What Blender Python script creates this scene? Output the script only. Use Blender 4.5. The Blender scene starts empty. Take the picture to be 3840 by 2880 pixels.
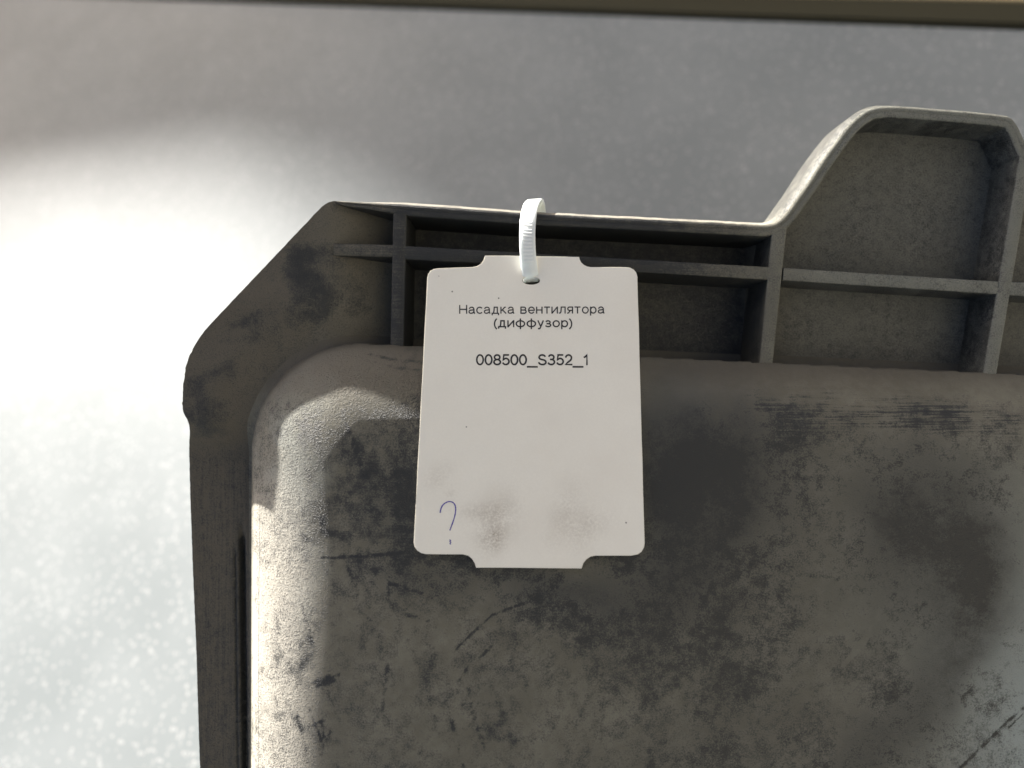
import bpy, bmesh, math, random
import numpy as np
from mathutils import Vector, Matrix
from mathutils.geometry import delaunay_2d_cdt
random.seed(7); rng = np.random.RandomState(11)
scn = bpy.context.scene; col = scn.collection

# ------------------------------------------------------------------ frame, camera, sun, sky
D = 200.0                                   # mm from the lens to the rib faces of the shroud
LENS = 27.0
S = 2 * D * (18.0 / LENS) / 3840.0          # mm per photo pixel on the rib-face plane
C_TAB = -158.0                              # table top this far behind the rib faces, on the lens axis
UP = Vector((-0.26, 0.46, 0.0)); UP.z = math.sqrt(1 - UP.x**2 - UP.y**2)      # world up in shroud axes
SUN = Vector((-0.71, 0.70, -0.165)).normalized()                               # towards the sun in shroud axes
ex = (Vector((1, 0, 0)) - UP * UP.x).normalized(); ey = UP.cross(ex)
ROT = Matrix((ex, ey, UP))                  # shroud axes -> world
O = Vector((0, 0, C_TAB))
def W(p):                                   # shroud-axes mm -> world metres
    return (ROT @ (Vector(p) - O)) * 0.001
M_SHROUD = Matrix.Translation(W((0, 0, 0))) @ ROT.to_4x4()
sun_w = ROT @ SUN

cam_d = bpy.data.cameras.new('camera'); cam = bpy.data.objects.new('camera', cam_d); col.objects.link(cam)
cam_d.lens = LENS; cam_d.sensor_width = 36.0; cam_d.clip_start = 0.005; cam_d.clip_end = 200.0
cam.matrix_world = Matrix.Translation(W((0, 0, D))) @ ROT.to_4x4()
cam_d.dof.use_dof = True; cam_d.dof.focus_distance = 0.192; cam_d.dof.aperture_fstop = 7.2
scn.camera = cam

world = bpy.data.worlds.new("World"); scn.world = world; world.use_nodes = True
wn = world.node_tree.nodes; wl = world.node_tree.links
sky = wn.new('ShaderNodeTexSky'); sky.sky_type = 'NISHITA'; sky.sun_disc = False
ELEV = math.asin(sun_w.z); AZ = math.atan2(sun_w.x, sun_w.y)
sky.sun_elevation = ELEV; sky.sun_rotation = AZ
sky.dust_density = 5.0; sky.ozone_density = 0.2; sky.air_density = 0.6
wl.new(sky.outputs[0], wn['Background'].inputs[0]); wn['Background'].inputs[1].default_value = 0.058

sd = bpy.data.lights.new('sun', 'SUN'); sd.energy = 5.0; sd.angle = math.radians(0.75); sd.color = (1.0, 0.96, 0.90)
so = bpy.data.objects.new('sun', sd); col.objects.link(so)
so.rotation_euler = sun_w.to_track_quat('Z', 'Y').to_euler()
scn.view_settings.view_transform = 'Standard'; scn.view_settings.look = 'None'
scn.view_settings.exposure = 2.38; scn.view_settings.gamma = 1.0
scn.cycles.max_bounces = 8
print('SUN elevation', math.degrees(ELEV), 'az', math.degrees(AZ))

# ------------------------------------------------------------------ helpers
def at(px, py, w=0.0):                      # photo position at height w above the rib faces -> mm in shroud axes
    k = S * (D - w) / D
    return Vector(((px - 1920) * k, (1440 - py) * k, w))
def U(px): return (px - 1920) * S
def V(py): return (1440 - py) * S
def smooth(a, b, x):
    t = np.clip((x - a) / (b - a), 0, 1); return t * t * (3 - 2 * t)
def hashgrid(n=256, seed=1): return np.random.RandomState(seed).rand(n, n)
GR = [hashgrid(256, s) for s in range(6)]
def vnoise(x, y, s=0):
    g = GR[s % 6]; xi = np.floor(x).astype(int); yi = np.floor(y).astype(int)
    fx = x - xi; fy = y - yi; fx = fx*fx*(3-2*fx); fy = fy*fy*(3-2*fy)
    a = g[xi % 256, yi % 256]; b = g[(xi+1) % 256, yi % 256]; c = g[xi % 256, (yi+1) % 256]; d = g[(xi+1) % 256, (yi+1) % 256]
    return (a*(1-fx)+b*fx)*(1-fy)+(c*(1-fx)+d*fx)*fy
def fbm(x, y, o=4, s=0):
    t = 0; a = 0.5
    for i in range(o): t = t + a*vnoise(x*2**i+17*i, y*2**i+31*i, s+i); a *= 0.5
    return t / (1-0.5**o)

def tag(o, label, cat, group=None):
    o['label'] = label; o['category'] = cat
    if group: o['group'] = group
    return o
def link(name, me, mat, parent=None, smooth_shade=True):
    o = bpy.data.objects.new(name, me); col.objects.link(o)
    if mat: me.materials.append(mat)
    if parent: o.parent = parent
    if smooth_shade:
        for p in me.polygons: p.use_smooth = True
    return o
def mesh(name, verts, faces):
    me = bpy.data.meshes.new(name); me.from_pydata([tuple(v) for v in verts], [], faces); me.update(); return me
def sharp(me, deg=35):
    me.update()
    try: me.set_sharp_from_angle(angle=math.radians(deg))
    except Exception: pass
def attr(me, name, vals):
    a = me.attributes.new(name, 'FLOAT', 'POINT'); a.data.foreach_set('value', np.asarray(vals, dtype=np.float32))
MM = 0.001
def empty(name, M):
    o = bpy.data.objects.new(name, None); col.objects.link(o); o.matrix_world = M; o.empty_display_size = 0.01; return o

# ------------------------------------------------------------------ node materials
class NT:
    def __init__(s, name):
        s.m = bpy.data.materials.new(name); s.m.use_nodes = True; s.t = s.m.node_tree; s.n = s.t.nodes; s.l = s.t.links
        s.b = s.n['Principled BSDF']
        s.co = s.n.new('ShaderNodeTexCoord').outputs['Object']
    def put(s, sock, v):
        if hasattr(v, 'is_output'): s.l.new(v, sock)
        else: sock.default_value = v
    def math(s, op, a, b=0.0, clamp=False):
        n = s.n.new('ShaderNodeMath'); n.operation = op; n.use_clamp = clamp
        s.put(n.inputs[0], a); s.put(n.inputs[1], b); return n.outputs[0]
    def ss(s, x, a, b, lo=0.0, hi=1.0):
        n = s.n.new('ShaderNodeMapRange'); n.interpolation_type = 'SMOOTHSTEP'
        for i, v in enumerate((x, a, b, lo, hi)): s.put(n.inputs[i], v)
        return n.outputs[0]
    def map(s, scale=(1,1,1), rot=(0,0,0), loc=(0,0,0)):
        n = s.n.new('ShaderNodeMapping'); s.l.new(s.co, n.inputs[0])
        n.inputs['Scale'].default_value = scale; n.inputs['Rotation'].default_value = rot; n.inputs['Location'].default_value = loc
        return n.outputs[0]
    def noise(s, scale, detail=4, rough=0.55, vec=None, dist=0.0):
        n = s.n.new('ShaderNodeTexNoise'); s.l.new(vec or s.co, n.inputs['Vector'])
        n.inputs['Scale'].default_value = scale; n.inputs['Detail'].default_value = detail
        n.inputs['Roughness'].default_value = rough; n.inputs['Distortion'].default_value = dist
        return n.outputs['Fac']
    def vor(s, scale, feature='F1', rnd=1.0):
        n = s.n.new('ShaderNodeTexVoronoi'); n.feature = feature; s.l.new(s.co, n.inputs['Vector'])
        n.inputs['Scale'].default_value = scale; n.inputs['Randomness'].default_value = rnd
        return n
    def mix(s, f, a, b):
        n = s.n.new('ShaderNodeMix'); n.data_type = 'RGBA'
        s.put(n.inputs['Factor'], f); s.put(n.inputs[6], a); s.put(n.inputs[7], b); return n.outputs[2]
    def attr(s, name):
        n = s.n.new('ShaderNodeAttribute'); n.attribute_name = name; return n.outputs['Fac']
    def bump(s, h, strength, dist):
        n = s.n.new('ShaderNodeBump'); n.inputs['Strength'].default_value = strength; n.inputs['Distance'].default_value = dist
        s.l.new(h, n.inputs['Height']); s.l.new(n.outputs[0], s.b.inputs['Normal']); return n
def C4(r, g, b): return (r, g, b, 1.0)

def plastic_material(name, painted):
    t = NT(name)
    fine = t.noise(2600, 6, 0.7)                               # sub-millimetre grain
    mid = t.noise(420, 6, 0.65)
    big = t.noise(70, 4, 0.6)
    st = t.noise(1.0, 5, 0.65, vec=t.map((90, 2400, 300)))      # streaks along the width
    sv = t.noise(1.0, 5, 0.65, vec=t.map((2200, 70, 300)))      # streaks along the height
    m = t.math('ADD', t.math('MULTIPLY', fine, 0.95), t.math('MULTIPLY', mid, 0.52))
    m = t.math('ADD', m, t.math('MULTIPLY', big, 0.25))         # about 0.2 .. 0.9, mean 0.55
    if painted:
        w = t.attr('wear_shade'); sh = t.attr('streak_across'); svr = t.attr('streak_along')
        m = t.math('ADD', m, t.math('MULTIPLY', t.math('SUBTRACT', st, 0.40), t.math('MULTIPLY', sh, 1.6)))
        m = t.math('ADD', m, t.math('MULTIPLY', t.math('SUBTRACT', sv, 0.40), t.math('MULTIPLY', svr, 1.6)))
        m = t.math('ADD', m, t.math('MULTIPLY', w, 0.38))
        soil = t.attr('soil'); cool_sheen = t.attr('cool_sheen'); pale = t.attr('pale')
    else:
        soil = None
    bare = t.ss(m, 0.74, 1.18)
    film = t.ss(t.math('ADD', t.math('MULTIPLY', big, 0.6), t.math('MULTIPLY', mid, 0.4)), 0.35, 0.68)
    dust = t.mix(film, C4(0.099, 0.093, 0.070), C4(0.152, 0.143, 0.111))
    dust = t.mix(t.ss(fine, 0.55, 0.75, 0.0, 0.35), dust, C4(0.21, 0.198, 0.165))
    if painted:
        dust = t.mix(t.math('MULTIPLY', soil, 0.85), dust, C4(0.070, 0.060, 0.045))
        dust = t.mix(cool_sheen, dust, C4(0.25, 0.275, 0.255))  # sky sheen put into the colour as a cool tint
        dust = t.mix(pale, dust, C4(0.36, 0.34, 0.29))  # sunlit brightness put into the dust colour
    if painted:
        th = t.math('MULTIPLY', t.attr('thin'), t.ss(t.math('ADD', t.math('MULTIPLY', big, 0.5), t.math('ADD', t.math('MULTIPLY', mid, 0.35), t.math('MULTIPLY', fine, 0.45))), 0.42, 0.80, 0.66, 1.25))
        bare = t.math('MINIMUM', t.math('MAXIMUM', bare, t.math('MULTIPLY', th, 1.05)), 1.0)
    colr = t.mix(bare, dust, C4(0.017, 0.018, 0.017))
    t.l.new(colr, t.b.inputs['Base Color'])
    t.put(t.b.inputs['Roughness'], t.ss(bare, 0.0, 1.0, 0.78, 0.50))
    t.b.inputs['Specular IOR Level'].default_value = 0.35
    grit = t.ss(t.noise(2600, 3, 0.6), 0.52, 0.70)
    h = t.math('ADD', t.math('MULTIPLY', t.noise(1300, 6, 0.7), 1.0), t.math('MULTIPLY', grit, 0.8))
    if painted:
        h = t.math('MULTIPLY', h, t.math('ADD', t.math('MULTIPLY', t.attr('grit'), 1.0), 0.18))
    t.bump(h, 0.9, 0.00030 if painted else 0.00006)
    return t.m
MAT_BODY = plastic_material('dusty_black_plastic', True)
MAT_RIB = MAT_BODY
def paint_rib(me, top=None):
    a = np.zeros(len(me.vertices)*3); me.vertices.foreach_get('co', a); paint(me, a.reshape(-1, 3)[:, :2]/MM, 'rib')
    if top is not None:                                        # steep sides hold less dust and carry painted shade
        c = np.zeros(len(me.vertices)*3); me.vertices.foreach_get('co', c); nv = len(me.vertices); wv = np.zeros(nv); me.attributes['wear_shade'].data.foreach_get('value', wv)
        wv += 0.50*(c[2::3]/MM < top - 0.3); me.attributes['wear_shade'].data.foreach_set('value', wv.astype(np.float32))

def paper_material():
    t = NT('coated_card')
    base = C4(0.71, 0.685, 0.605)
    n1 = t.noise(160, 4, 0.6); sm = t.attr('smudge')
    fine = t.noise(1900, 4, 0.7)
    f = t.math('MULTIPLY', sm, t.ss(t.math('ADD', fine, t.math('MULTIPLY', n1, 0.6)), 0.50, 1.0))
    c = t.mix(t.math('MULTIPLY', f, 0.85), base, C4(0.21, 0.16, 0.115))
    c = t.mix(t.ss(t.noise(55, 3), 0.45, 0.75, 0, 0.16), c, C4(0.56, 0.51, 0.43))
    v = t.vor(260); sel = t.n.new('ShaderNodeSeparateColor'); t.l.new(v.outputs['Color'], sel.inputs[0])
    sp = t.math('MULTIPLY', t.ss(v.outputs['Distance'], 0.03, 0.075, 1, 0), t.ss(sel.outputs[0], 0.84, 0.85))
    c = t.mix(t.math('MULTIPLY', sp, 0.85), c, C4(0.03, 0.025, 0.02))
    t.l.new(c, t.b.inputs['Base Color']); t.b.inputs['Roughness'].default_value = 0.42
    t.bump(t.noise(700, 3), 0.15, 0.00004)
    return t.m
MAT_CARD = paper_material()
def plain(name, c, rough=0.6):
    t = NT(name); n = t.noise(900, 3)
    t.l.new(t.mix(n, C4(*[x*0.8 for x in c]), C4(*[min(1, x*1.2) for x in c])), t.b.inputs['Base Color']); t.b.inputs['Roughness'].default_value = rough
    return t.m
MAT_INK = plain('black_print', (0.012, 0.010, 0.010), 0.5)
def pen_material():
    t = NT('violet_ballpoint'); n = t.noise(2500, 4, 0.7)
    t.l.new(t.mix(t.ss(n, 0.45, 0.70), C4(0.030, 0.018, 0.24), C4(0.17, 0.13, 0.40)), t.b.inputs['Base Color']); t.b.inputs['Roughness'].default_value = 0.4
    return t.m
MAT_PEN = pen_material()
def nylon_material():
    t = NT('natural_nylon')
    t.b.inputs['Base Color'].default_value = C4(0.58, 0.61, 0.60); t.b.inputs['Roughness'].default_value = 0.32
    t.b.inputs['Subsurface Weight'].default_value = 0.6
    t.b.inputs['Subsurface Radius'].default_value = (1.0, 1.0, 1.0); t.b.inputs['Subsurface Scale'].default_value = 0.0016
    t.bump(t.noise(900, 3), 0.1, 0.00005)
    return t.m
MAT_NYLON = nylon_material()
MAT_TOOTH = plain('nylon_tooth', (0.66, 0.68, 0.66), 0.35)

def table_material():
    t = NT('galvanised_sheet')
    v = t.vor(520); sel = t.n.new('ShaderNodeSeparateColor'); t.l.new(v.outputs['Color'], sel.inputs[0])
    v2 = t.vor(330)
    sel2 = t.n.new('ShaderNodeSeparateColor'); t.l.new(v2.outputs['Color'], sel2.inputs[0])
    fl = t.math('MULTIPLY', t.ss(v.outputs['Distance'], 0.25, 0.55, 1, 0), t.ss(sel.outputs[0], 0.70, 0.9))
    fl2 = t.math('MULTIPLY', t.ss(v2.outputs['Distance'], 0.2, 0.45, 1, 0), t.ss(sel2.outputs[1], 0.80, 0.95))
    f = t.math('MAXIMUM', fl, t.math('MULTIPLY', fl2, 0.9))
    cloud = t.noise(14, 3)
    base = t.mix(t.ss(cloud, 0.35, 0.65), C4(0.150, 0.166, 0.169), C4(0.171, 0.187, 0.190))
    c = t.mix(f, base, C4(0.255, 0.264, 0.262))
    t.l.new(c, t.b.inputs['Base Color'])
    t.b.inputs['Roughness'].default_value = 0.55; t.b.inputs['Metallic'].default_value = 0.0; t.b.inputs['Specular IOR Level'].default_value = 0.10
    return t.m
MAT_TABLE = table_material()
MAT_EDGE = plain('olive_painted_edge', (0.040, 0.038, 0.025), 0.9); MAT_EDGE.node_tree.nodes['Principled BSDF'].inputs['Specular IOR Level'].default_value = 0.05
def wood_material(name, a, b):
    t = NT(name); n = t.noise(1.0, 5, 0.6, vec=t.map((6, 160, 40)))
    t.l.new(t.mix(n, C4(*a), C4(*b)), t.b.inputs['Base Color']); t.b.inputs['Roughness'].default_value = 0.6
    return t.m
MAT_WOOD = wood_material('pale_wood', (0.62, 0.49, 0.27), (0.78, 0.64, 0.38))
MAT_GROUND = plain('concrete_ground', (0.25, 0.24, 0.22), 0.9)

# ------------------------------------------------------------------ the shroud: outline, heights
OUT_L = [(759,3080),(750,2880),(742,2640),(735,2400),(727,2230),(722,2100),(716,1930),(712,1800),(709,1680),(711,1640),(712,1610),(708,1588),(700,1568),(690,1552),(684,1535),
         (685,1480),(688,1440),(694,1390),(703,1350),(722,1310),(745,1270),(775,1230),(830,1172),(900,1098),(1000,993),(1080,908),(1150,835),(1190,792),(1215,768),(1235,757),(1262,752)]
TOP = [(1262,752),(1400,759),(1500,764),(1650,774),(1800,785),(2000,800),(2150,807),(2300,815),(2450,822),(2600,829),(2720,835),(2800,840),(2850,842),(2885,841),(2915,830),(2940,807),(2962,778),(2991,736),(3030,682),(3074,612),(3110,560),(3143,515),(3175,474),(3205,442),(3240,416),(3275,401),(3324,395),(3400,399),(3462,404),(3570,412),(3670,420),(3740,428),(3780,434),(3800,445),(3818,470),(3836,509),(3858,560),(3890,612),(3940,650),(4020,668),(4100,676)]
def dens(poly, step):
    out = []
    for a, b in zip(poly[:-1], poly[1:]):
        n = max(1, int(math.hypot(b[0]-a[0], b[1]-a[1]) / step))
        for i in range(n): out.append((a[0]+(b[0]-a[0])*i/n, a[1]+(b[1]-a[1])*i/n))
    return out + [poly[-1]]
def chaikin(p, n=1):
    for _ in range(n):
        q = [p[0]]
        for a, b in zip(p[:-1], p[1:]):
            q += [(0.75*a[0]+0.25*b[0], 0.75*a[1]+0.25*b[1]), (0.25*a[0]+0.75*b[0], 0.25*a[1]+0.75*b[1])]
        p = q + [p[-1]]
    return p
TOPS = chaikin(TOP, 2)
R_CORNER = 30.0
def sd_house(u, v):                          # mm inside the raised housing (negative outside)
    dl = u - (U(952) - 0.6 + 0.0012*(v - V(1900)))
    vt = V(1292) - 0.047*(u - U(1470))
    dt = vt - v
    d = np.minimum(dl, dt)
    inside = (dl < R_CORNER) & (dt < R_CORNER)
    dc = R_CORNER - np.hypot(R_CORNER - dl, R_CORNER - dt)
    return np.where(inside, dc, d), dl, dt
def crest(u, v):
    y = 1440 - v / S
    h = 10.8 + 5.6*smooth(1250, 2600, y)
    h = h - 3.5*smooth(0, 70, u)*smooth(-20, -90, v)                            # sinks towards the fan opening
    return h
def h_plate(u, v):
    y = 1440 - v / S; x = 1920 + u / S
    deep = np.where(x < 1500, 11.0, np.where(x < 2870, 16.5, 11.5))
    ramp = smooth(1215, 1500, x - 0.0*y)
    sdh = sd_house(u, v)[0]
    f = -deep*ramp + (1.2 + 2.6*smooth(-1.0, -14.0, sdh)*smooth(1000, 1350, y))*(1-smooth(1080, 1290, x))*(1-smooth(1555, 1700, y))
    f = f - 2.5*smooth(1100, 1300, y)*(1-ramp)                                   # valley before the housing
    f = f - 3.0*smooth(1560, 1720, y)*(1-smooth(960, 1240, x))                   # the lower flange steps back
    g = np.exp(-((x - (879 + (y-2030)*0.0125))/9.0)**2)*smooth(1950, 2080, y)    # slot in the lower flange
    g2 = np.exp(-((x - (851 + (y-2030)*0.014))/3.5)**2)*smooth(2030, 2120, y)
    return f - 1.6*g - 0.4*g2
def h_house(u, v):
    d, dl, dt = sd_house(u, v)
    H = crest(u, v); base = h_plate(u, v); foot = np.maximum(base, -0.4)
    ang = np.clip(dt/(dl+dt+1e-6), 0, 1)
    R = 25.0 - 5.0*smooth(0, 60, dl)*smooth(45, 0, dt)                     # tighter along the top
    t = np.clip(d/R, 0, 1)
    ps = np.power(np.clip(1-(1-t)**2.2, 0, 1), 1/1.9); pt = np.power(np.clip(1-(1-t)**1.8, 0, 1), 1/1.15)
    q = smooth(-5, 70, dl)*smooth(55, 0, dt); tl = np.clip(d/(R*1.9), 0, 1); ps = 0.55*ps + 0.45*(1-(1-tl)**2.0); prof = ps*(1-q) + pt*q
    up = foot + (H-foot)*prof
    flare = base - 0.35 + 2.6*np.exp(-np.clip(-d, 0, 50)/1.8)*0.55
    up_in = np.maximum(up, flare)
    return np.where(d > 0, up_in, np.where(d > -9, flare, base - 0.6))

root = empty('fan_shroud', M_SHROUD)
tag(root, 'dusty black plastic fan shroud with ribbed flange and a tag tied on its rim', 'car part')

def paint(me, uv, kind):
    """wear (bare plastic, painted shade), streaks, soil, grit, painted sunlight and sheen laid where the photo shows them; photo pixels x, y"""
    u = uv[:, 0]; v = uv[:, 1]; x = 1920 + u/S; y = 1440 - v/S
    nz = fbm(u*0.12, v*0.12, 5, 1) - 0.5; nf = fbm(u*0.6, v*0.6, 4, 2) - 0.5
    xw = x + 320*(fbm(u*0.09+5, v*0.09, 5, 3)-0.5); yw = y + 320*(fbm(u*0.09, v*0.09+9, 5, 4)-0.5)
    def blob(cx, cy, rx, ry, rot=0.0, soft=0.95):
        c, s = math.cos(rot), math.sin(rot)
        X = (xw-cx)*c + (yw-cy)*s; Y = -(xw-cx)*s + (yw-cy)*c
        return smooth(1.0+soft*0.5, 1.0-soft, np.hypot(X/rx, Y/ry))
    def stroke(pts, wd, soft=0.6, xx=x, yy=y):
        best = np.full(len(xx), 1e9)
        for a, b in zip(pts[:-1], pts[1:]):
            ax, ay = a; dx, dy = b[0]-ax, b[1]-ay; L2 = dx*dx+dy*dy
            t = np.clip(((xx-ax)*dx+(yy-ay)*dy)/L2, 0, 1)
            best = np.minimum(best, np.hypot(xx-ax-t*dx, yy-ay-t*dy))
        return smooth(wd*(1+soft), wd*(1-soft), best)
    w = -0.10 + 0.30*nz; sa = np.zeros(len(x)); sl = np.zeros(len(x)); soil = np.zeros(len(x)); cool_sheen = np.zeros(len(x)); pale = np.zeros(len(x)); thin = np.zeros(len(x))
    grit = np.zeros(len(x))
    if kind == 'house':
        w += 0.85*nf + 0.50*nz + 0.10*smooth(1500, 1620, y)*smooth(1300, 1420, x)
        xs = x + 150*(fbm(u*0.07, v*0.07, 4, 2)-0.5); ys = y + 150*(fbm(u*0.07+3, v*0.07, 4, 5)-0.5)
        def soft(cx, cy, rx, ry, rot=0.0):
            c, s_ = math.cos(rot), math.sin(rot); X = (xs-cx)*c + (ys-cy)*s_; Y = -(xs-cx)*s_ + (ys-cy)*c
            return np.exp(-((X/rx)**2 + (Y/ry)**2)**1.3)
        thin += 0.80*soft(2600, 1700, 330, 270) + 0.55*soft(2520, 1980, 220, 260) + 0.25*soft(2750, 2150, 420, 420)
        thin += 0.62*soft(3350, 1860, 270, 260) + 0.40*soft(3420, 2120, 260, 330)
        thin += 0.55*stroke([(3560,2050),(3520,2300),(3390,2500),(3210,2700),(3060,2960)], 95, 0.95, xs, ys)
        thin += 0.55*soft(2060, 2170, 250, 90, 0.15) + 0.35*soft(1600, 2120, 200, 80) + 0.35*soft(1520, 1850, 110, 260) + 0.25*soft(2700, 2750, 480, 200)
        thin += 0.30*soft(2350, 2250, 260, 160)
        w += 0.55*blob(2650, 1750, 380, 340) + 0.45*blob(3380, 1950, 320, 400) + 0.40*blob(2550, 2050, 280, 320) + 0.3*blob(3250, 2600, 200, 250)
        w += 0.45*blob(2060, 2160, 240, 110) + 0.30*blob(1700, 2130, 260, 90) + 0.3*blob(1560, 1900, 90, 260)
        w += 0.40*blob(2600, 2450, 420, 300) + 0.35*blob(2300, 2300, 300, 200) + 0.35*blob(2750, 2780, 420, 160)
        w += 0.40*blob(1290, 1830, 110, 330) + 0.45*blob(1230, 2330, 90, 120) + 0.25*blob(1420, 1800, 150, 160)
        for (cx, cy, rx, ry) in [(1330,1960,30,50),(1400,1740,50,30),(1380,2090,25,60),(1430,2320,30,45),(1240,2400,50,25),(1600,2420,35,90),(1720,2600,22,60),(1880,2620,25,80),(1490,2200,18,40),(1230,2600,40,50)]:
            w += 0.55*blob(cx, cy, rx, ry)
        w -= 0.35*smooth(3500, 3840, x)*smooth(1500, 1700, y)
        w -= 0.45*smooth(1560, 1430, y)
        for pts, wd in [([(3880,2420),(3640,2640),(3400,2880),(3300,2990)], 5.5), ([(3870,2450),(3660,2645)], 3),
                        ([(1230,2480),(1335,2445)], 9), ([(1240,2495),(1300,2470)], 8), ([(1212,2580),(1255,2680)], 5), ([(1255,2610),(1265,2670)], 5), ([(1205,2640),(1270,2610)], 4),
                        ([(1550,2238),(1600,2250),(1630,2258)], 6), ([(1385,2222),(1430,2262)], 4), ([(1730,2350),(1850,2240),(1960,2200)], 4), ([(1810,2385),(1850,2345)], 5), ([(1740,2460),(1765,2420)], 5),
                        ([(1230,2052),(1350,2046),(1540,2028)], 5), ([(1395,1330),(1480,1350),(1600,1362)], 6), ([(1395,1355),(1500,1382),(1580,1390)], 5)]:
            w += 1.05*stroke(pts, wd*0.85, 0.9)*(0.35+0.65*smooth(0.38, 0.62, fbm(u*1.1, v*1.1, 3, 5)))
        rs = np.random.RandomState(5)
        brk = smooth(0.36, 0.60, fbm(u*0.9+7, v*0.9, 3, 1))
        for _ in range(46):                                       # fine scuffs and wiped dashes
            cx, cy = rs.uniform(1150, 3800), rs.uniform(1560, 2860); k_ = 1.0 if cx < 2000 else 0.35; an = rs.choice([0.05, -0.9, 1.4, 0.5]) + rs.uniform(-.3, .3); L = rs.uniform(20, 110)
            dx, dy = math.cos(an)*L, math.sin(an)*L
            sel = (np.abs(x-cx) < 150) & (np.abs(y-cy) < 150)
            if sel.any():
                m_ = stroke([(cx-dx, cy-dy), (cx+rs.uniform(-8,8), cy+rs.uniform(-8,8)), (cx+dx, cy+dy)], rs.uniform(3.5, 6.5), 0.9, x[sel], y[sel])
                w[sel] += k_*rs.choice([0.7, 0.9, -0.5])*m_*brk[sel]
        w -= 0.8*stroke([(3080,2422),(3150,2345),(3205,2230)], 7, 0.8)
        sa += 0.62*smooth(2650, 2800, x)*stroke([(2780,1490),(3050,1500),(3300,1520),(3560,1565),(3700,1580)], 55, 0.8)*smooth(3900, 3650, x)
        sa += 0.40*stroke([(2900,1590),(3200,1560),(3500,1560)], 45, 0.8)
        sa += 0.12*smooth(1250, 1350, x)*smooth(1560, 1650, y)*smooth(2300, 1900, y)*smooth(1900, 1500, x)
        sl += 0.10*smooth(1500, 1300, x)*smooth(1150, 1230, x)*smooth(1600, 1800, y)
        sl += 0.15*smooth(1180, 1000, x)
        soil += smooth(1500, 1380, y)*smooth(2000, 2600, x)*0.8 + smooth(1560, 1400, y)*smooth(2000, 1500, x)*0.9
        soil += 0.35*blob(2550, 2180, 220, 120) + 0.25*blob(3200, 2560, 260, 160)
        cool_sheen += 0.8*smooth(3300, 3840, x)*smooth(1900, 2700, y) + 0.25*smooth(2900, 3700, x)*smooth(1500, 2000, y)  # painted sky reflection, strongest at the lower right
        d, dl, dt = sd_house(u, v)
        ridge = smooth(0.5, 3, d)*smooth(27, 16, d)*smooth(2100, 1700, x)
        grit += ridge*(0.35 + 0.9*smooth(5, 12, d)*smooth(26, 14, d))
        grit *= 0.55 + 1.1*fbm(u*0.2, v*0.2, 3, 4)
        cool_sheen += 0.5*ridge*blob(1130, 1900, 110, 500)
        pale += smooth(0.2, 2.0, d)*smooth(25, 10, d)*smooth(1800, 1250, x)*(0.12+0.88*smooth(1560, 2100, y))  # sunlight on the left wall of the housing, painted lighter
        w += 0.35*smooth(1480, 1540, x)*smooth(2500, 2300, x)*smooth(2150, 2050, y)  # shade under the tag painted in as barer plastic
    elif kind == 'rib':
        w += 0.55*smooth(2750, 2350, x)*smooth(1380, 1540, x) - 0.1*smooth(1560, 1480, x) + 0.20*smooth(2900, 2700, x) + 0.05 + 0.5*nf
        soil += 0.5*smooth(3000, 2400, x); cool_sheen += 0.25*smooth(2700, 3300, x); grit += 0.12
        sa += 0.35*smooth(2900, 2500, x)
    else:
        w += 0.85*blob(1130, 1060, 90, 100) + 0.55*blob(1240, 1000, 110, 60) + 0.6*blob(1140, 1160, 70, 70) + 0.45*blob(1290, 1120, 50, 80)
        w += 0.75*blob(760, 1500, 95, 60) + 0.55*blob(850, 1430, 45, 45) + 0.3*blob(960, 1180, 70, 60)
        w += 0.55*stroke([(868,1180),(895,1240)], 20, 0.8, xw, yw) + 0.35*stroke([(1262,770),(1500,785)], 20)
        g = np.exp(-((x - (879 + (y-2030)*0.0125))/13.0)**4)*smooth(2020, 2040, y)
        w += 1.3*g + 0.9*np.exp(-((x - (851 + (y-2030)*0.014))/4.0)**2)*smooth(2030, 2120, y)
        sl += 0.40*smooth(1650, 1800, y)*smooth(960, 940, x)
        soil += 0.30*smooth(1300, 1000, x) + 0.5*smooth(1250, 1350, y)*smooth(1200, 1500, x)
        w += 0.70*smooth(1440, 1560, x)*smooth(2885, 2840, x) + 0.1*smooth(2900, 2960, x)  # shade of the deep cells painted in between the ribs
        soil += 0.6*smooth(1500, 1300, x)
        cool_sheen += 0.10*smooth(2900, 3100, x); w += 0.12*smooth(2880, 2960, x)
        grit += 0.12
    attr(me, 'wear_shade', w); attr(me, 'streak_across', np.clip(sa, 0, 1)); attr(me, 'streak_along', np.clip(sl, 0, 1))
    attr(me, 'soil', np.clip(soil, 0, 1)); attr(me, 'cool_sheen', np.clip(cool_sheen, 0, 1)); attr(me, 'grit', np.clip(grit, 0, 1.4)); attr(me, 'pale', np.clip(pale, 0, 1)); attr(me, 'thin', np.clip(thin, 0, 1))

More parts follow.
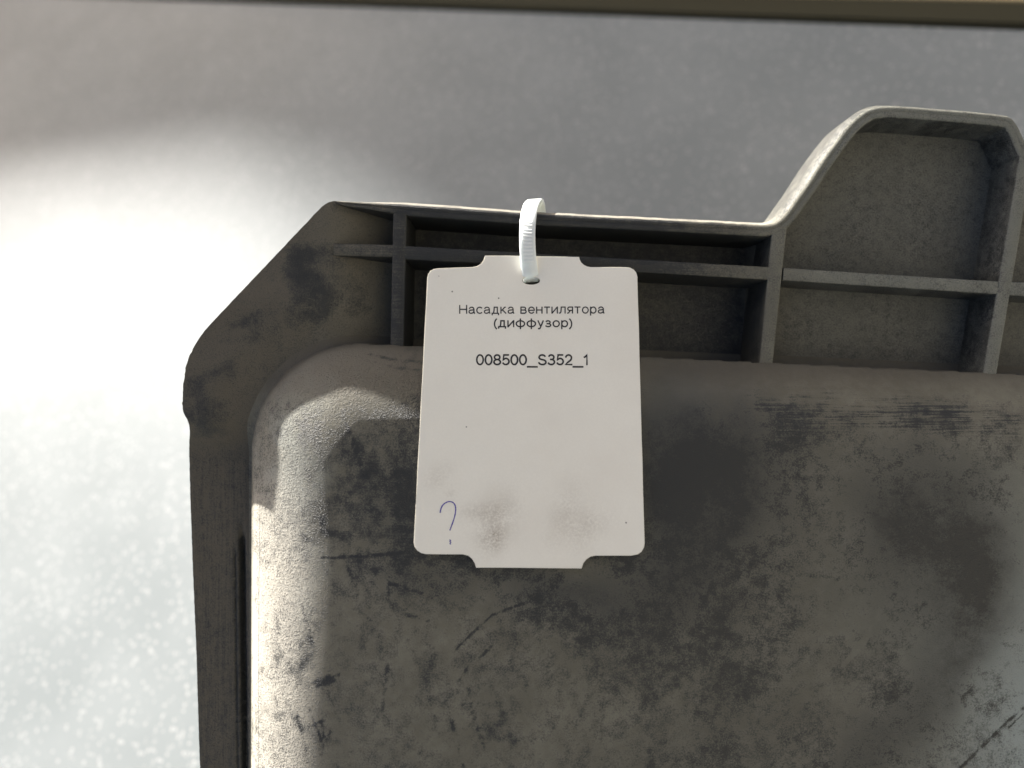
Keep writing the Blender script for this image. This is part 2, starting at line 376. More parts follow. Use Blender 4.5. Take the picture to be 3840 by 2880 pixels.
# ---- flange plate: triangulated inside the outline, then lifted to its heights
def build_flange():
    ol = dens(chaikin(OUT_L, 1), 9)
    jit = []
    for i, (x, y) in enumerate(ol):
        j = 1.2*(random.random()-0.5)
        if 1300 < y < 1570: j = random.choice([-1, 0, 0, 0.5])*2.4*random.random() + j
        if 1050 < x < 1262: j *= 1.6
        jit.append((x + j, y))
    outline = jit + [p for p in dens(TOPS, 14)][1:] + [(4100, 1500), (4100, 3080)]
    B = []
    for x, y in outline:
        u, v = U(x), V(y)
        if x < 1262 and (x, y) != outline[-1]:
            for _ in range(3):
                h = float(h_plate(np.array([u]), np.array([v]))[0]); u, v = U(x)*(D-h)/D, V(y)*(D-h)/D
        B.append(Vector((u, v)))
    poly_mm = np.array([(b.x/S+1920, 1440-b.y/S) for b in B])
    pts = list(B); n = len(B)
    inner = []
    def grid(x0, x1, y0, y1, st, ok=lambda x, y: True):
        y = y0
        while y < y1:
            x = x0
            while x < x1:
                if ok(x, y): inner.append((x + random.uniform(-.12, .12)*st, y + random.uniform(-.12, .12)*st))
                x += st
            y += st
    poly = poly_mm
    grid(690, 1540, 760, 1960, 12)
    grid(700, 1010, 1960, 3075, 12, lambda x, y: not (830 < x < 905))
    yy = 1960
    while yy < 3075:
        for xx in range(834, 906, 4): inner.append((xx + (yy-2030)*0.013, yy + random.uniform(-2, 2)))
        yy += 16
    grid(1540, 4095, 420, 1500, 26)
    P = np.array(inner)
    ins = np.zeros(len(P), bool); j = len(poly)-1
    for i in range(len(poly)):
        xi, yi = poly[i]; xj, yj = poly[j]
        if yi != yj:
            c = ((yi > P[:, 1]) != (yj > P[:, 1])) & (P[:, 0] < (xj-xi)*(P[:, 1]-yi)/(yj-yi)+xi)
            ins ^= c
        j = i
    dmin = np.full(len(P), 1e9)
    for (x, y) in poly_mm: dmin = np.minimum(dmin, np.hypot(P[:, 0]-x, P[:, 1]-y))
    P = P[ins & (dmin > 5)]
    pts += [Vector((U(x), V(y))) for x, y in P]
    vo, eo, fo, *_ = delaunay_2d_cdt(pts, [], [list(range(n))], 1, 1e-5)
    uv = np.array([(p.x, p.y) for p in vo])
    w = h_plate(uv[:, 0], uv[:, 1])
    x = 1920+uv[:, 0]/S; y = 1440-uv[:, 1]/S
    sd, _, _ = sd_house(uv[:, 0], uv[:, 1])
    w = np.where(sd > 1.0, w - 2.0, w)
    verts = [(a*MM, b*MM, c*MM) for (a, b), c in zip(uv, w)]
    bm = bmesh.new()
    bv = [bm.verts.new(v) for v in verts]; bm.verts.ensure_lookup_table()
    for f in fo:
        try: bm.faces.new([bv[i] for i in f])
        except ValueError: pass
    bmesh.ops.recalc_face_normals(bm, faces=bm.faces)
    # parallax: the outline was read at w = 0, keep (u, v) where h is 0; a skirt gives the sheet its thickness
    be = [e for e in bm.edges if e.is_boundary]
    r = bmesh.ops.extrude_edge_only(bm, edges=be)
    for g in r['geom']:
        if isinstance(g, bmesh.types.BMVert): g.co.z -= 2.6*MM; g.co.x *= 0.9985; g.co.y *= 0.9985
    bm.normal_update()
    me = bpy.data.meshes.new('flange'); bm.to_mesh(me); bm.free()
    up = sum(p.normal.z*p.area for p in me.polygons)
    if up < 0: me.flip_normals()
    a = np.zeros(len(me.vertices)*3); me.vertices.foreach_get('co', a); a = a.reshape(-1, 3)/MM
    paint(me, a[:, :2], 'plate')
    o = link('flange', me, MAT_BODY, root); sharp(me, 50)
    return o
build_flange()

def grid_mesh(name, us, vs, hf):
    Uu, Vv = np.meshgrid(us, vs); w = hf(Uu, Vv)
    nu, nv = len(us), len(vs)
    co = np.stack([Uu, Vv, w], -1).reshape(-1, 3)*MM
    faces = []
    idx = np.arange(nu*nv).reshape(nv, nu)
    q = np.stack([idx[:-1, :-1], idx[:-1, 1:], idx[1:, 1:], idx[1:, :-1]], -1).reshape(-1, 4)
    me = bpy.data.meshes.new(name)
    me.vertices.add(nu*nv); me.vertices.foreach_set('co', co.ravel().astype(np.float32))
    me.loops.add(q.size); me.loops.foreach_set('vertex_index', q.ravel().astype(np.int32))
    me.polygons.add(len(q)); me.polygons.foreach_set('loop_start', np.arange(0, q.size, 4, dtype=np.int32))
    me.polygons.foreach_set('loop_total', np.full(len(q), 4, dtype=np.int32))
    me.update(calc_edges=True); me.validate()
    return me, np.stack([Uu.ravel(), Vv.ravel()], -1)
def build_housing():
    u0 = U(952)
    us = np.concatenate([np.arange(u0-6, u0-1.2, 0.5), np.arange(u0-1.2, u0+3, 0.14), np.arange(u0+3, u0+8, 0.22), np.arange(u0+8, u0+26, 0.4), np.arange(u0+26, U(4100), 0.5)])
    vs = np.concatenate([np.arange(V(3080), V(1620), 0.5), np.arange(V(1620), V(1250), 0.36)])
    me, uv = grid_mesh('housing', us, vs, h_house)
    # keep only what belongs to the housing: far outside it dips under the flange
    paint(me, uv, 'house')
    bm = bmesh.new(); bm.from_mesh(me)
    sd, _, _ = sd_house(uv[:, 0], uv[:, 1]); bm.verts.ensure_lookup_table()
    bmesh.ops.delete(bm, geom=[bm.verts[i] for i in np.where(sd < -5.5)[0]], context='VERTS')
    bm.to_mesh(me); bm.free()
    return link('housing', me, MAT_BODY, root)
build_housing()

# ---- raised rim along the top edge: swept section with rounded front edges
def build_rim():
    P = [Vector((U(x), V(y))) for x, y in dens(TOPS, 24)]
    n = len(P); N = []
    for i in range(n):
        t = (P[min(i+1, n-1)] - P[max(i-1, 0)]).normalized(); N.append(Vector((t.y, -t.x)))   # inward (down)
    th = 3.05
    sec = [(-1.05, -15.0), (-1.0, -8.0), (-0.95, -2.6), (0.0, -0.45), (0.16, -0.25), (0.42, -0.10), (0.9, 0.10), (1.35, 0.02), (1.5, -0.10), (1.65, 0.0), (th-0.5, 0.0), (th-0.14, -0.14), (th, -0.5), (th+0.05, -3), (th+0.25, -17.0)]
    verts = []; faces = []; k = len(sec)
    for i in range(n):
        f = min(1.0, 0.25 + i/14.0)                               # grows out of the flange at its left end
        jx = 0.10*(random.random()-0.5)
        for j, (o, w) in enumerate(sec):
            e = jx if j in (2, 3, 4) else 0.0
            p = P[i] + N[i]*(o*f + e - 0.02); verts.append((p.x*MM, p.y*MM, (w + 0.02 + 0.10*(f-1))*MM))
    for i in range(n-1):
        for j in range(k-1): faces.append((i*k+j, (i+1)*k+j, (i+1)*k+j+1, i*k+j+1))
    faces.append(tuple(range(k)))
    me = mesh('rim', verts, faces)
    if sum(p.normal.z*p.area for p in me.polygons) < 0: me.flip_normals()
    paint_rib(me, 0.0)
    nv = len(me.vertices); wv = np.zeros(nv); pv = np.zeros(nv); me.attributes['wear_shade'].data.foreach_get('value', wv)
    lit = (np.arange(nv) % k) < 4  # outer faces whose sunlit tone is painted in
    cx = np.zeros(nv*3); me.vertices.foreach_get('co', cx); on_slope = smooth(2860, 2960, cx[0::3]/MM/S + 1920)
    wv[lit] = (-0.15 + 0.75*on_slope)[lit]; pv[lit] = (0.35*(1-on_slope))[lit]; me.attributes['wear_shade'].data.foreach_set('value', wv.astype(np.float32)); me.attributes['pale'].data.foreach_set('value', pv.astype(np.float32))
    pass
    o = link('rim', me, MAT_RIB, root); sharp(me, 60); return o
build_rim()

# ---- ribs: tapered bars with softened front edges
def rib(quad, w_top=0.0, w_bot=-18.0, draft=0.35, name='rib', segs=10):
    """quad: photo px (a0, a1, b1, b0): left/top edge a0->a1, other edge b0->b1"""
    a0, a1, b1, b0 = [Vector((U(x), V(y))) for x, y in quad]
    verts = []; faces = []
    sec = None
    for i in range(segs+1):
        f = i/segs; A = a0.lerp(a1, f); Bp = b0.lerp(b1, f); dr = (Bp-A).normalized()
        jt = 0.05*(random.random()-0.5); jb = 0.05*(random.random()-0.5)
        A = A + dr*jt; Bp = Bp + dr*jb
        row = [A - dr*draft, A - dr*0.02, A + dr*0.10, A + dr*0.35, Bp - dr*0.35, Bp - dr*0.10, Bp + dr*0.02, Bp + dr*draft]
        hs = [w_bot, w_top-0.45, w_top-0.12, w_top, w_top, w_top-0.12, w_top-0.45, w_bot]
        for p, h in zip(row, hs): verts.append((p.x*MM, p.y*MM, h*MM))
    k = 8
    for i in range(segs):
        for j in range(k-1): faces.append((i*k+j, (i+1)*k+j, (i+1)*k+j+1, i*k+j+1))
    faces.append(tuple(range(k))); faces.append(tuple(range(segs*k, segs*k+k)))
    me = mesh(name, verts, faces)
    bm = bmesh.new(); bm.from_mesh(me); bmesh.ops.recalc_face_normals(bm, faces=bm.faces); bm.to_mesh(me); bm.free()
    paint_rib(me, w_top); o = link(name, me, MAT_RIB, root); sharp(me, 60); return o
# upright ribs (three) and the long cross rib in its lengths between them
rib([(1474,800),(1463,1306),(1514,1308),(1525,800)], w_top=-0.02)
rib([(2897,850),(2848,1366),(2898,1369),(2952,850)], w_top=-0.02)
rib([(3830,560),(3685,1418),(3735,1421),(3880,560)], w_top=-0.02, segs=14)
rib([(1250,912),(1480,917),(1480,964),(1250,958)], w_top=-0.10, draft=0.2)
rib([(1518,921),(2888,1001),(2886,1049),(1516,972)], w_top=-0.06, segs=24)
rib([(2940,1004),(3744,1055),(3742,1103),(2936,1051)], w_top=-0.06, segs=18)
rib([(3790,1056),(4095,1074),(4095,1122),(3786,1107)], w_top=-0.06)

# ------------------------------------------------------------------ the tag
TAG = [(1818,958),(1995,960),(2172,963)]
def arc(c, r, a0, a1, n=8, ry=None):
    ry = ry or r
    return [(c[0]+r*math.cos(math.radians(a0+(a1-a0)*i/n)), c[1]+ry*math.sin(math.radians(a0+(a1-a0)*i/n))) for i in range(n+1)]
def tag_outline():
    p = []
    p += [(1818,958),(1900,958),(1990,960),(2080,961),(2172,963)]
    p += [(2174,972),(2180,984),(2190,993),(2203,999),(2215,1001)]
    p += [(2280,1001),(2346,1001),(2362,1003),(2376,1010),(2386,1021),(2391,1036)]
    p += [(2391+(2418-2391)*f, 1036+(2037-1036)*f) for f in (0.1,0.2,0.3,0.4,0.5,0.6,0.7,0.8,0.9)]
    p += [(2418,2037),(2415,2054),(2406,2069),(2392,2079),(2366,2084)]
    p += [(2300,2084),(2232,2084),(2214,2088),(2199,2098),(2188,2112),(2181,2132)]
    p += [(2080,2131),(1980,2130),(1880,2129),(1785,2129)]
    p += [(1780,2112),(1770,2096),(1756,2084),(1735,2079)]
    p += [(1665,2079),(1597,2078),(1579,2074),(1564,2064),(1554,2050),(1551,2032)]
    p += [(1551+(1602-1551)*f, 2032-(2032-1040)*f) for f in (0.1,0.2,0.3,0.4,0.5,0.6,0.7,0.8,0.9)]
    p += [(1602,1040),(1606,1026),(1614,1015),(1627,1008),(1642,1006)]
    p += [(1710,1003),(1772,1001),(1790,997),(1804,988),(1813,975)]
    return p
def tag_w(x, y):                              # the card leans from the ribs onto the housing, with a slight bow
    f = (y-960)/(2130-960)
    return 6.0 + 11.0*f + 0.4*math.sin(math.pi*min(max(f, 0), 1)) + 0.5*((x-1985)/430.0)**2
def on_tag(x, y, lift=0.0):
    p = at(x, y, tag_w(x, y) + lift); return (p.x*MM, p.y*MM, p.z*MM)
HOLE = [(1992+33*math.cos(a), 1052+15*math.sin(a)) for a in [i*2*math.pi/14 for i in range(14)]]
tag_root = empty('paper_tag', M_SHROUD @ Matrix.Translation(Vector(on_tag(1992, 1050))))
tag(tag_root, 'cream card tag with notched corners and printed part number tied to the shroud rim', 'tag')
t_inv = Vector(on_tag(1992, 1050))
def loc(v): return tuple(Vector(v) - t_inv)
def build_card():
    o = tag_outline(); n = len(o); m = len(HOLE)
    pts = [Vector(p) for p in o] + [Vector(p) for p in HOLE]
    inner = [(x, y) for x in range(1560, 2420, 22) for y in range(970, 2130, 22)]
    poly = np.array(o); P = np.array(inner, float); ins = np.zeros(len(P), bool); j = n-1
    for i in range(n):
        xi, yi = poly[i]; xj, yj = poly[j]
        if yi != yj: ins ^= ((yi > P[:, 1]) != (yj > P[:, 1])) & (P[:, 0] < (xj-xi)*(P[:, 1]-yi)/(yj-yi)+xi)
        j = i
    dm = np.full(len(P), 1e9)
    for q in o: dm = np.minimum(dm, np.hypot(P[:, 0]-q[0], P[:, 1]-q[1]))
    ins &= (dm > 8) & (np.hypot((P[:, 0]-1992)/33, (P[:, 1]-1052)/15) > 1.3)
    pts += [Vector(p) for p in P[ins]]
    edges = [(i, (i+1) % n) for i in range(n)] + [(n+i, n+(i+1) % m) for i in range(m)]
    vo, eo, fo, *_ = delaunay_2d_cdt(pts, edges, [], 0, 1e-5)
    bm = bmesh.new(); bv = [bm.verts.new(loc(on_tag(p.x, p.y))) for p in vo]
    def inside(x, y, pl):
        c = False; j = len(pl)-1
        for i in range(len(pl)):
            xi, yi = pl[i]; xj, yj = pl[j]
            if (yi > y) != (yj > y) and x < (xj-xi)*(y-yi)/(yj-yi)+xi: c = not c
            j = i
        return c
    for f in fo:
        cx = sum(vo[i].x for i in f)/len(f); cy = sum(vo[i].y for i in f)/len(f)
        if inside(cx, cy, o) and not inside(cx, cy, HOLE): bm.faces.new([bv[i] for i in f])
    for v in [v for v in bm.verts if not v.link_faces]: bm.verts.remove(v)
    xy = None
    bm.normal_update()
    if sum(f.normal.z*f.calc_area() for f in bm.faces) < 0: bmesh.ops.reverse_faces(bm, faces=bm.faces)
    r = bmesh.ops.solidify(bm, geom=list(bm.faces), thickness=0.40*MM)
    bm.normal_update()
    be = [e for e in bm.edges if len(e.link_faces) == 2 and e.calc_face_angle(0) > 1.0 and max(f.normal.z for f in e.link_faces) > 0.8]
    bmesh.ops.bevel(bm, geom=be, offset=0.15*MM, segments=2, affect='EDGES')
    me = bpy.data.meshes.new('card'); bm.to_mesh(me); bm.free()
    a = np.zeros(len(me.vertices)*3); me.vertices.foreach_get('co', a); a = a.reshape(-1, 3)/MM + np.array(t_inv)/MM
    k = S*(D-a[:, 2])/D; x = 1920+a[:, 0]/k; y = 1440-a[:, 1]/k
    def g(cx, cy, rx, ry, rot=0):
        c, s = math.cos(rot), math.sin(rot); X = (x-cx)*c+(y-cy)*s; Y = -(x-cx)*s+(y-cy)*c
        return np.exp(-(X/rx)**2-(Y/ry)**2)
    sm = 0.72*g(1850, 2025, 38, 42) + 0.40*g(1862, 1950, 70, 110, 0.4) + 0.30*g(1800, 1920, 90, 30) + 0.30*g(2110, 1930, 45, 110, 0.35) + 0.34*g(2180, 1990, 55, 70) + 0.25*g(1690, 1850, 20, 25) + 0.22*g(1640, 1790, 60, 40, -0.7) + 0.15*g(2240, 1950, 70, 60) + 0.06
    attr(me, 'smudge', np.clip(sm, 0, 1))
    ob = link('card', me, MAT_CARD, tag_root); sharp(me, 40); return ob
build_card()

def arcp(cx, cy, rx, ry, a0, a1, n=14):
    return [(cx+rx*math.cos(math.radians(a0+(a1-a0)*i/n)), cy+ry*math.sin(math.radians(a0+(a1-a0)*i/n))) for i in range(n+1)]
XH = 0.76; h = XH/2
def ell(w, H=XH, y0=0.0): return arcp(w/2, y0+H/2, w/2, H/2, 90, 450, 24)
# single-stroke letters of the label printer: width, strokes; capital height 1
GLYPH = {
 ' ': (0.30, []), '_': (0.78, [[(-0.08, -0.24), (0.86, -0.24)]]),
 'Н': (0.80, [[(0,0),(0,1)], [(0.80,0),(0.80,1)], [(0,0.5),(0.80,0.5)]]),
 'а': (0.62, [[(0.04,0.60)] + arcp(0.30,0.50,0.27,0.26,140,0,10)[1:] + [(0.57,0.14),(0.64,0.0)], [(0.57,0.44),(0.26,0.40)] + arcp(0.22,0.20,0.22,0.20,90,270,10) + [(0.40,0.04),(0.57,0.18)]]),
 'с': (0.60, [arcp(0.34,h,0.34,h,48,312,20)]),
 'д': (0.74, [[(0.16,0.0),(0.22,0.35),(0.24,XH),(0.60,XH),(0.60,0.0)], [(0.0,-0.20),(0.0,0.0),(0.74,0.0),(0.74,-0.20)]]),
 'к': (0.56, [[(0,0),(0,XH)], [(0,0.38),(0.16,0.40),(0.32,0.62),(0.40,0.73),(0.52,XH)], [(0.16,0.40),(0.34,0.26),(0.56,0)]]),
 'в': (0.60, [[(0,XH),(0,0),(0.38,0)] + arcp(0.38,0.20,0.22,0.20,-90,90,8) + [(0,0.40)], [(0.34,0.40)] + arcp(0.34,0.58,0.20,0.18,-90,90,8) + [(0,XH)]]),
 'е': (0.66, [[(0.02,0.37),(0.66,0.37)] + arcp(0.34,h,0.33,h,0,318,22)[1:]]),
 'н': (0.62, [[(0,0),(0,XH)], [(0.62,0),(0.62,XH)], [(0,0.40),(0.62,0.40)]]),
 'т': (0.60, [[(0,XH),(0.60,XH)], [(0.30,XH),(0.30,0)]]),
 'и': (0.62, [[(0,XH),(0,0),(0.02,0),(0.60,XH),(0.62,XH),(0.62,0)]]),
 'л': (0.62, [[(-0.04,0.01),(0.06,0.03),(0.13,0.16),(0.16,0.45),(0.17,XH),(0.62,XH),(0.62,0)]]),
 'я': (0.58, [[(0.58,0),(0.58,XH),(0.24,XH)] + arcp(0.24,0.55,0.21,0.21,90,270,10) + [(0.58,0.34)], [(0.34,0.34),(0.22,0.20),(0.14,0.05),(0.0,0)]]),
 'о': (0.66, [ell(0.66)]),
 'р': (0.62, [[(0,XH),(0,-0.26)], arcp(0.31,h,0.31,h,168,-168,22)]),
 'ф': (0.92, [[(0.46,1.0),(0.46,-0.26)], ell(0.92)]),
 'у': (0.56, [[(0,XH),(0.29,0.02)], [(0.56,XH),(0.25,-0.12),(0.17,-0.25),(0.04,-0.25)]]),
 'з': (0.54, [arcp(0.25,0.57,0.23,0.19,150,-90,12) + [(0.14,0.38)], [(0.24,0.39)] + arcp(0.26,0.20,0.28,0.20,90,-152,12)[1:]]),
 '(': (0.22, [arcp(0.62,0.36,0.58,0.80,128,232,14)]), ')': (0.22, [arcp(-0.40,0.36,0.58,0.80,52,-52,14)]),
 '0': (0.62, [arcp(0.31,0.5,0.31,0.5,90,450,26)]),
 '8': (0.62, [arcp(0.31,0.76,0.26,0.24,90,450,20), arcp(0.31,0.26,0.31,0.26,90,450,22)]),
 '5': (0.62, [[(0.57,1.0),(0.13,1.0),(0.05,0.47),(0.16,0.56)] + arcp(0.31,0.32,0.31,0.32,105,-150,18)]),
 '2': (0.62, [arcp(0.31,0.70,0.28,0.30,165,-20,12) + [(0.50,0.45),(0.22,0.22),(0.03,0.0),(0.62,0.0)]]),
 '3': (0.62, [arcp(0.30,0.76,0.25,0.24,155,-90,14) + [(0.22,0.53)], [(0.30,0.53)] + arcp(0.30,0.265,0.31,0.265,90,-155,16)[1:]]),
 '1': (0.34, [[(0.0,0.76),(0.14,0.84),(0.26,1.0),(0.26,0.0)]]),
 'S': (0.72, [arcp(0.35,0.75,0.30,0.25,25,180,12) + arcp(0.35,0.75,0.30,0.22,180,250,6)[1:] + [(0.45,0.49)] + arcp(0.37,0.26,0.33,0.24,70,0,6)[1:] + arcp(0.37,0.26,0.35,0.26,0,-165,14)[1:]]),
}
def print_line(body, x0, x1, ybase, cap, pen, gap=0.24, yr=0.0):
    total = sum(GLYPH[c][0] for c in body) + gap*(len(body)-1); kx = (x1-x0)/total
    verts = []; faces = []; cur = 0.0; lev = 0
    for c in body:
        gw, strokes = GLYPH[c]
        for st in strokes:
            pts = [(x0+(cur+px)*kx, ybase - py*cap + yr*((cur+px)*kx)/(x1-x0)) for px, py in st]
            q = [pts[0]]                                   # a square pen: extend the ends by half its width
            for a, b in zip(pts[:-1], pts[1:]):
                if math.hypot(b[0]-a[0], b[1]-a[1]) > 0.4: q.append(b)
            pts = q; n = len(pts); lev += 1; base = len(verts)
            closed = math.hypot(pts[0][0]-pts[-1][0], pts[0][1]-pts[-1][1]) < 1.0 and n > 8
            if not closed:
                for e, d in ((0, 1), (n-1, n-2)):
                    dx, dy = pts[e][0]-pts[d][0], pts[e][1]-pts[d][1]; L = math.hypot(dx, dy)
                    pts[e] = (pts[e][0]+dx/L*pen*0.35, pts[e][1]+dy/L*pen*0.35)
            for i in range(n):
                a = pts[i-1] if i > 0 else (pts[-2] if closed else pts[0]); b = pts[i+1] if i < n-1 else (pts[1] if closed else pts[-1])
                d1 = Vector((pts[i][0]-a[0], pts[i][1]-a[1])); d2 = Vector((b[0]-pts[i][0], b[1]-pts[i][1]))
                if d1.length < 1e-6: d1 = d2
                if d2.length < 1e-6: d2 = d1
                d1.normalize(); d2.normalize(); t = d1 + d2
                t = d1 if t.length < 0.2 else t.normalized()
                nrm = Vector((-t.y, t.x)); m = min(1.5, 1.0/max(0.5, abs(nrm.dot(Vector((-d1.y, d1.x))))))
                hw = pen*0.5*m*(1+0.10*(random.random()-0.5)); lift = 0.03 + 0.0016*(lev % 7)
                verts += [loc(on_tag(pts[i][0]+nrm.x*hw, pts[i][1]+nrm.y*hw, lift)), loc(on_tag(pts[i][0]-nrm.x*hw, pts[i][1]-nrm.y*hw, lift))]
            for i in range(n-1): faces.append((base+2*i, base+2*i+1, base+2*i+3, base+2*i+2))
        cur += gw + gap
    return link('printed_text', mesh('printed_text', verts, faces), MAT_INK, tag_root, False)
print_line('Насадка вентилятора', 1724, 2264, 1175, 30, 4.4, 0.28, -1)
print_line('(диффузор)', 1853, 2145, 1225, 29, 5.0, 0.28)
print_line('008500_S352_1', 1788, 2204, 1367, 36, 6.3, 0.21)

def ribbon(pts, wd, name, mat, parent, lift=0.04):
    verts = []; faces = []
    n = len(pts)
    for i, (x, y) in enumerate(pts):
        a = pts[max(i-1, 0)]; b = pts[min(i+1, n-1)]; dx, dy = b[0]-a[0], b[1]-a[1]; L = math.hypot(dx, dy) or 1
        w2 = wd*0.5*(0.85+0.3*random.random())
        verts += [loc(on_tag(x-dy/L*w2, y+dx/L*w2, lift)), loc(on_tag(x+dy/L*w2, y-dx/L*w2, lift))]
    for i in range(n-1): faces.append((2*i, 2*i+1, 2*i+3, 2*i+2))
    me = mesh(name, verts, faces); return link(name, me, mat, parent, False)
def q6(p): return [(x/2.212+1500, y/2.212+1650) for x, y in p]
qm = chaikin(q6([(333,605),(337,575),(350,545),(373,522),(408,508),(440,516),(458,540),(463,570),(460,605),(448,655),(430,705),(413,750)]), 2)
ribbon(qm, 4.2, 'pen_question_mark', MAT_PEN, tag_root)
ribbon(q6([(410,828),(422,834),(412,842),(423,848),(414,856),(420,866)]), 4.2, 'pen_dot', MAT_PEN, tag_root)

# ------------------------------------------------------------------ the cable tie
def build_tie():
    path = [at(1994,1015,-7), at(1994,1040,-2), at(1993,1052,2.6), at(1991,1048,5.4), at(1989,1030,6.6), at(1982,985,7.4), at(1978,930,7.6), at(1977,880,7.2), at(1979,835,6.0), at(1984,795,3.6), at(1992,768,0.2), at(2003,752,-4.0), at(2012,757,-9.0), at(2019,785,-13.0), at(2022,830,-16.5), at(2020,880,-20.0)]
    P = [p.copy() for p in path]
    for _ in range(3):                                            # Chaikin in space
        Q = [P[0]]
        for a, b in zip(P[:-1], P[1:]): Q += [a*0.75+b*0.25, a*0.25+b*0.75]
        P = Q + [P[-1]]
    tie = empty('cable_tie', M_SHROUD @ Matrix.Translation(at(1985, 800, 3)*MM))
    tag(tie, 'white nylon cable tie looped over the shroud rim and through the tag', 'cable tie')
    o0 = at(1985, 800, 3)
    def sweep(name, idx, half, up, down, ridge=False):
        verts = []; faces = []
        sec = [(-half, -down*0.6), (-half*0.82, -down), (half*0.82, -down), (half, -down*0.6), (half, up*0.6), (half*0.82, up), (-half*0.82, up), (-half, up*0.6)]
        k = len(sec)
        for i in idx:
            t = (P[min(i+1, len(P)-1)] - P[max(i-1, 0)]).normalized()
            side = Vector((1, 0, 0)) + Vector((0, 0.10, 0)); side = (side - t*side.dot(t)).normalized(); nrm = side.cross(t).normalized()
            for (a, b) in sec:
                p = P[i] + side*a + nrm*b - o0; verts.append((p.x*MM, p.y*MM, p.z*MM))
        n = len(idx)
        for i in range(n-1):
            for j in range(k): faces.append((i*k+j, (i+1)*k+j, (i+1)*k+(j+1) % k, i*k+(j+1) % k))
        faces.append(tuple(range(k))); faces.append(tuple(range((n-1)*k, n*k)))
        me = mesh(name, verts, faces)
        bm = bmesh.new(); bm.from_mesh(me); bmesh.ops.recalc_face_normals(bm, faces=bm.faces); bm.to_mesh(me); bm.free()
        o = link(name, me, MAT_NYLON, tie); sharp(me, 50); return o
    sweep('strap', list(range(len(P))), 2.0, 0.55, 0.55)
    # raised teeth on the front run
    y0 = 0
    tooth_me = None
    for py in np.arange(838, 985, 13):
        i = min(range(len(P)), key=lambda q: abs((1440 - P[q].y/(S*(D-P[q].z)/D)) - py) + (0 if P[q].z > 2 else 999))
        t = (P[min(i+1, len(P)-1)] - P[i-1]).normalized(); side = Vector((1, 0.10, 0)); side = (side - t*side.dot(t)).normalized(); nrm = side.cross(t).normalized()
        if nrm.z < 0: nrm = -nrm
        if tooth_me is None:
            sx, sy, sz = 1.25, 0.26, 0.065
            vs = [(-sx,-sy,0),(sx,-sy,0),(sx,sy,0),(-sx,sy,0),(-sx*.95,-sy*.5,sz),(sx*.95,-sy*.5,sz),(sx*.95,sy*.5,sz),(-sx*.95,sy*.5,sz)]
            tooth_me = mesh('tooth', [(a*MM,b*MM,c*MM) for a,b,c in vs], [(0,1,5,4),(1,2,6,5),(2,3,7,6),(3,0,4,7),(4,5,6,7),(3,2,1,0)])
            tooth_me.materials.append(MAT_TOOTH)
        o = bpy.data.objects.new('tooth', tooth_me); col.objects.link(o); o.parent = tie
        p = (P[i] + nrm*0.53 - o0)*MM
        o.matrix_local = Matrix.Translation(p) @ Matrix((side, t, nrm)).transposed().to_4x4()
build_tie()

# ------------------------------------------------------------------ table, what lies beyond it, the shade
def to_table(px, py, z=0.0):                  # where the ray through a photo position meets the height z (metres)
    c = W((0, 0, D)); d = (W(at(px, py, 0)) - c); t = (z - c.z)/d.z; return c + d*t
pA = to_table(0, -24); pB = to_table(3840, 108)
edge = (pB - pA).normalized(); back = Vector((-edge.y, edge.x, 0))
if back.dot(to_table(1920, 0) - to_table(1920, 2000)) < 0: back = -back
print('edge dir', edge, 'A', pA, 'B', pB)
def box(name, p0, along, across, up, mat, parent, L0, L1, A0, A1, Z0, Z1):
    vs = []
    for l, a, z in [(L0,A0,Z0),(L1,A0,Z0),(L1,A1,Z0),(L0,A1,Z0),(L0,A0,Z1),(L1,A0,Z1),(L1,A1,Z1),(L0,A1,Z1)]:
        p = p0 + along*l + across*a; vs.append((p.x, p.y, z))
    me = mesh(name, vs, [(3,2,1,0),(4,5,6,7),(0,1,5,4),(1,2,6,5),(2,3,7,6),(3,0,4,7)])
    bm = bmesh.new(); bm.from_mesh(me); bmesh.ops.recalc_face_normals(bm, faces=bm.faces); bmesh.ops.bevel(bm, geom=list(bm.edges), offset=0.0012, segments=2, affect='EDGES'); bm.to_mesh(me); bm.free()
    o = link(name, me, mat, parent, False); return o
table = empty('metal_table', Matrix.Identity(4))
tag(table, 'grey speckled galvanised metal table behind the shroud, sunlit at the left', 'table')
box('table_top', pA, edge, back, None, MAT_TABLE, table, -1.2, 1.6, -1.3, 0.0, -0.03, 0.0)
BAND = (to_table(3840, 12) - to_table(3840, 108)).dot(back)
box('dark_edge', pA, edge, back, None, MAT_EDGE, table, -1.2, 1.6, 0.0006, BAND - 0.0006, -0.03, 0.002)
for (l, a) in ((-1.1, -1.2), (1.5, -1.2), (-1.1, -0.06), (1.5, -0.06)):
    box('leg', pA, edge, back, None, MAT_EDGE, table, l, l+0.05, a, a+0.05, -0.80, -0.031)
pl = box('wooden_plank', pA, edge, back, None, MAT_WOOD, None, -1.2, 1.6, BAND, BAND + 0.16, -0.03, 0.003)
tag(pl, 'pale wooden plank lying along the far edge of the metal table', 'plank')
gm = mesh('ground', [(-40,-40,-0.8),(40,-40,-0.8),(40,40,-0.8),(-40,40,-0.8)], [(0,1,2,3)])
g = link('ground', gm, MAT_GROUND, None, False); g['kind'] = 'structure'

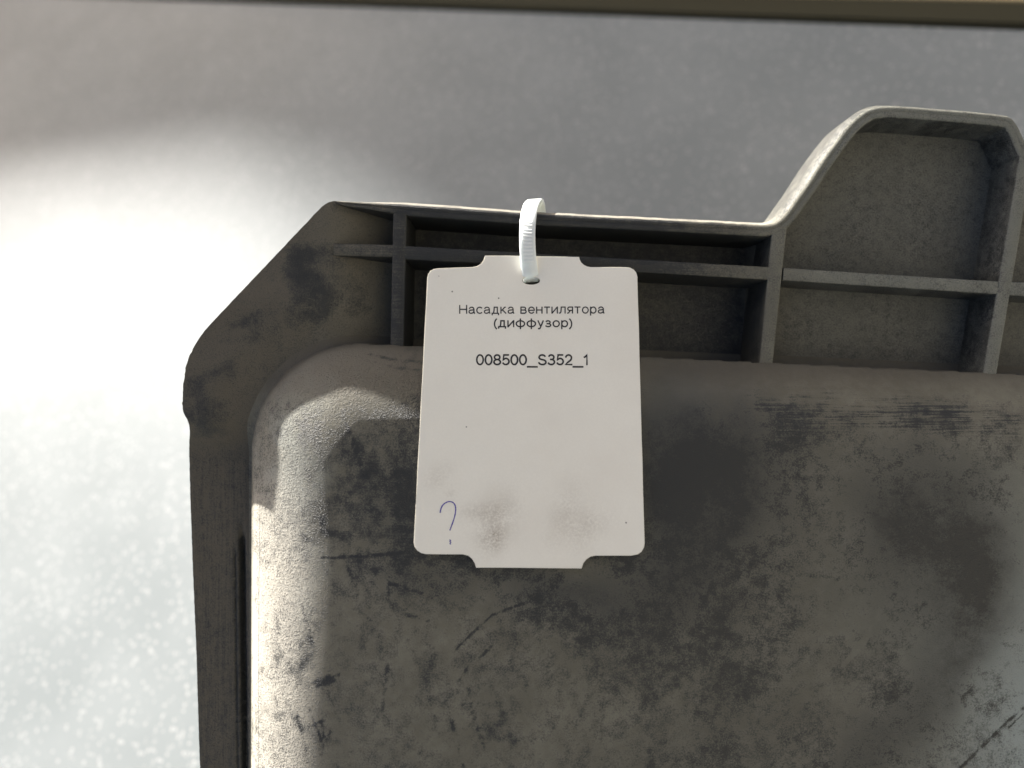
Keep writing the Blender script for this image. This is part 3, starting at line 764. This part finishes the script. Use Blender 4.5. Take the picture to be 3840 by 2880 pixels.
# unseen slab added towards the sun, its sloping top shaped to shade the table
def build_shade_wall():
    sh = Vector((sun_w.x, sun_w.y, 0)).normalized(); ac = Vector((-sh.y, sh.x, 0)); bh = ac.cross(sun_w)
    if bh.z < 0: bh = -bh
    sky_px = [(-420,980),(0,890),(300,865),(590,845),(850,800),(1050,775),(1180,785),(1290,820),(1400,885)]
    ab = [(to_table(*p).dot(ac), to_table(*p).dot(bh)) for p in sky_px]
    lim = max(to_table(x, y).dot(bh) for x, y in ((1500,740),(2200,800),(2860,830),(3100,520),(3300,380),(3840,150))) + 0.058
    print('skyline', ab, 'shroud b', lim)
    s = 1 if ab[-1][0] > ab[0][0] else -1
    ab += [(ab[-1][0]+s*0.012, lim), (ab[-1][0]+s*1.2, lim)]
    ab = [(ab[0][0]-s*1.0, ab[0][1]-0.02)] + ab
    P = [ac*a + bh*b + sun_w*WALL_D for a, b in ab]
    n = len(P); vs = []
    for q in P: vs += [(q.x, q.y, -0.8), (q.x, q.y, q.z)]
    for q in P: r = q + sh*0.12; vs += [(r.x, r.y, -0.8), (r.x, r.y, q.z)]
    fs = []
    for i in range(n-1):
        a, b = 2*i, 2*i+2; c, d = 2*n+2*i, 2*n+2*i+2
        fs += [(a, b, b+1, a+1), (c, c+1, d+1, d), (a+1, b+1, d+1, c+1)]
    fs += [(0, 1, 2*n+1, 2*n), (2*n-2, 4*n-2, 4*n-1, 2*n-1)]
    me = mesh('added_wall', vs, fs); bm = bmesh.new(); bm.from_mesh(me); bmesh.ops.recalc_face_normals(bm, faces=bm.faces); bm.to_mesh(me); bm.free()
    o = link('added_wall', me, MAT_SHADE_WALL, None, False)
    tag(o, 'unseen slab with a sloping top, added to shade the table', 'added_wall')
WALL_D = 8.0
MAT_SHADE_WALL = plain('shade_wall_grey', (0.35, 0.33, 0.30), 0.9)
build_shade_wall()

# unseen warm reflector added behind the viewer to bounce sunlight onto the shroud
def build_bounce_wall():
    down = ROT @ Vector((0, -1, 0)); down.z = 0; down.normalize(); right = ROT @ Vector((1, 0, 0)); right.z = 0; right.normalize()
    p0 = W((0, 0, 0)) + down*HW_D; p0.z = 0
    away = (right*0.80 + down*0.60).normalized(); along = (right*0.60 - down*0.80).normalized()
    p0 = W((0, 0, 0)) + away*HW_D; p0.z = 0
    o = box('bounce_wall', p0, along, away, None, MAT_BOUNCE, None, -1.6, 3.0, 0.0, 0.25, -0.8, 3.0)
    tag(o, 'unseen warm reflector added behind the viewer', 'added_wall')
HW_D = 2.2
MAT_BOUNCE = plain('warm_bounce', (0.125, 0.118, 0.098), 0.9)
build_bounce_wall()
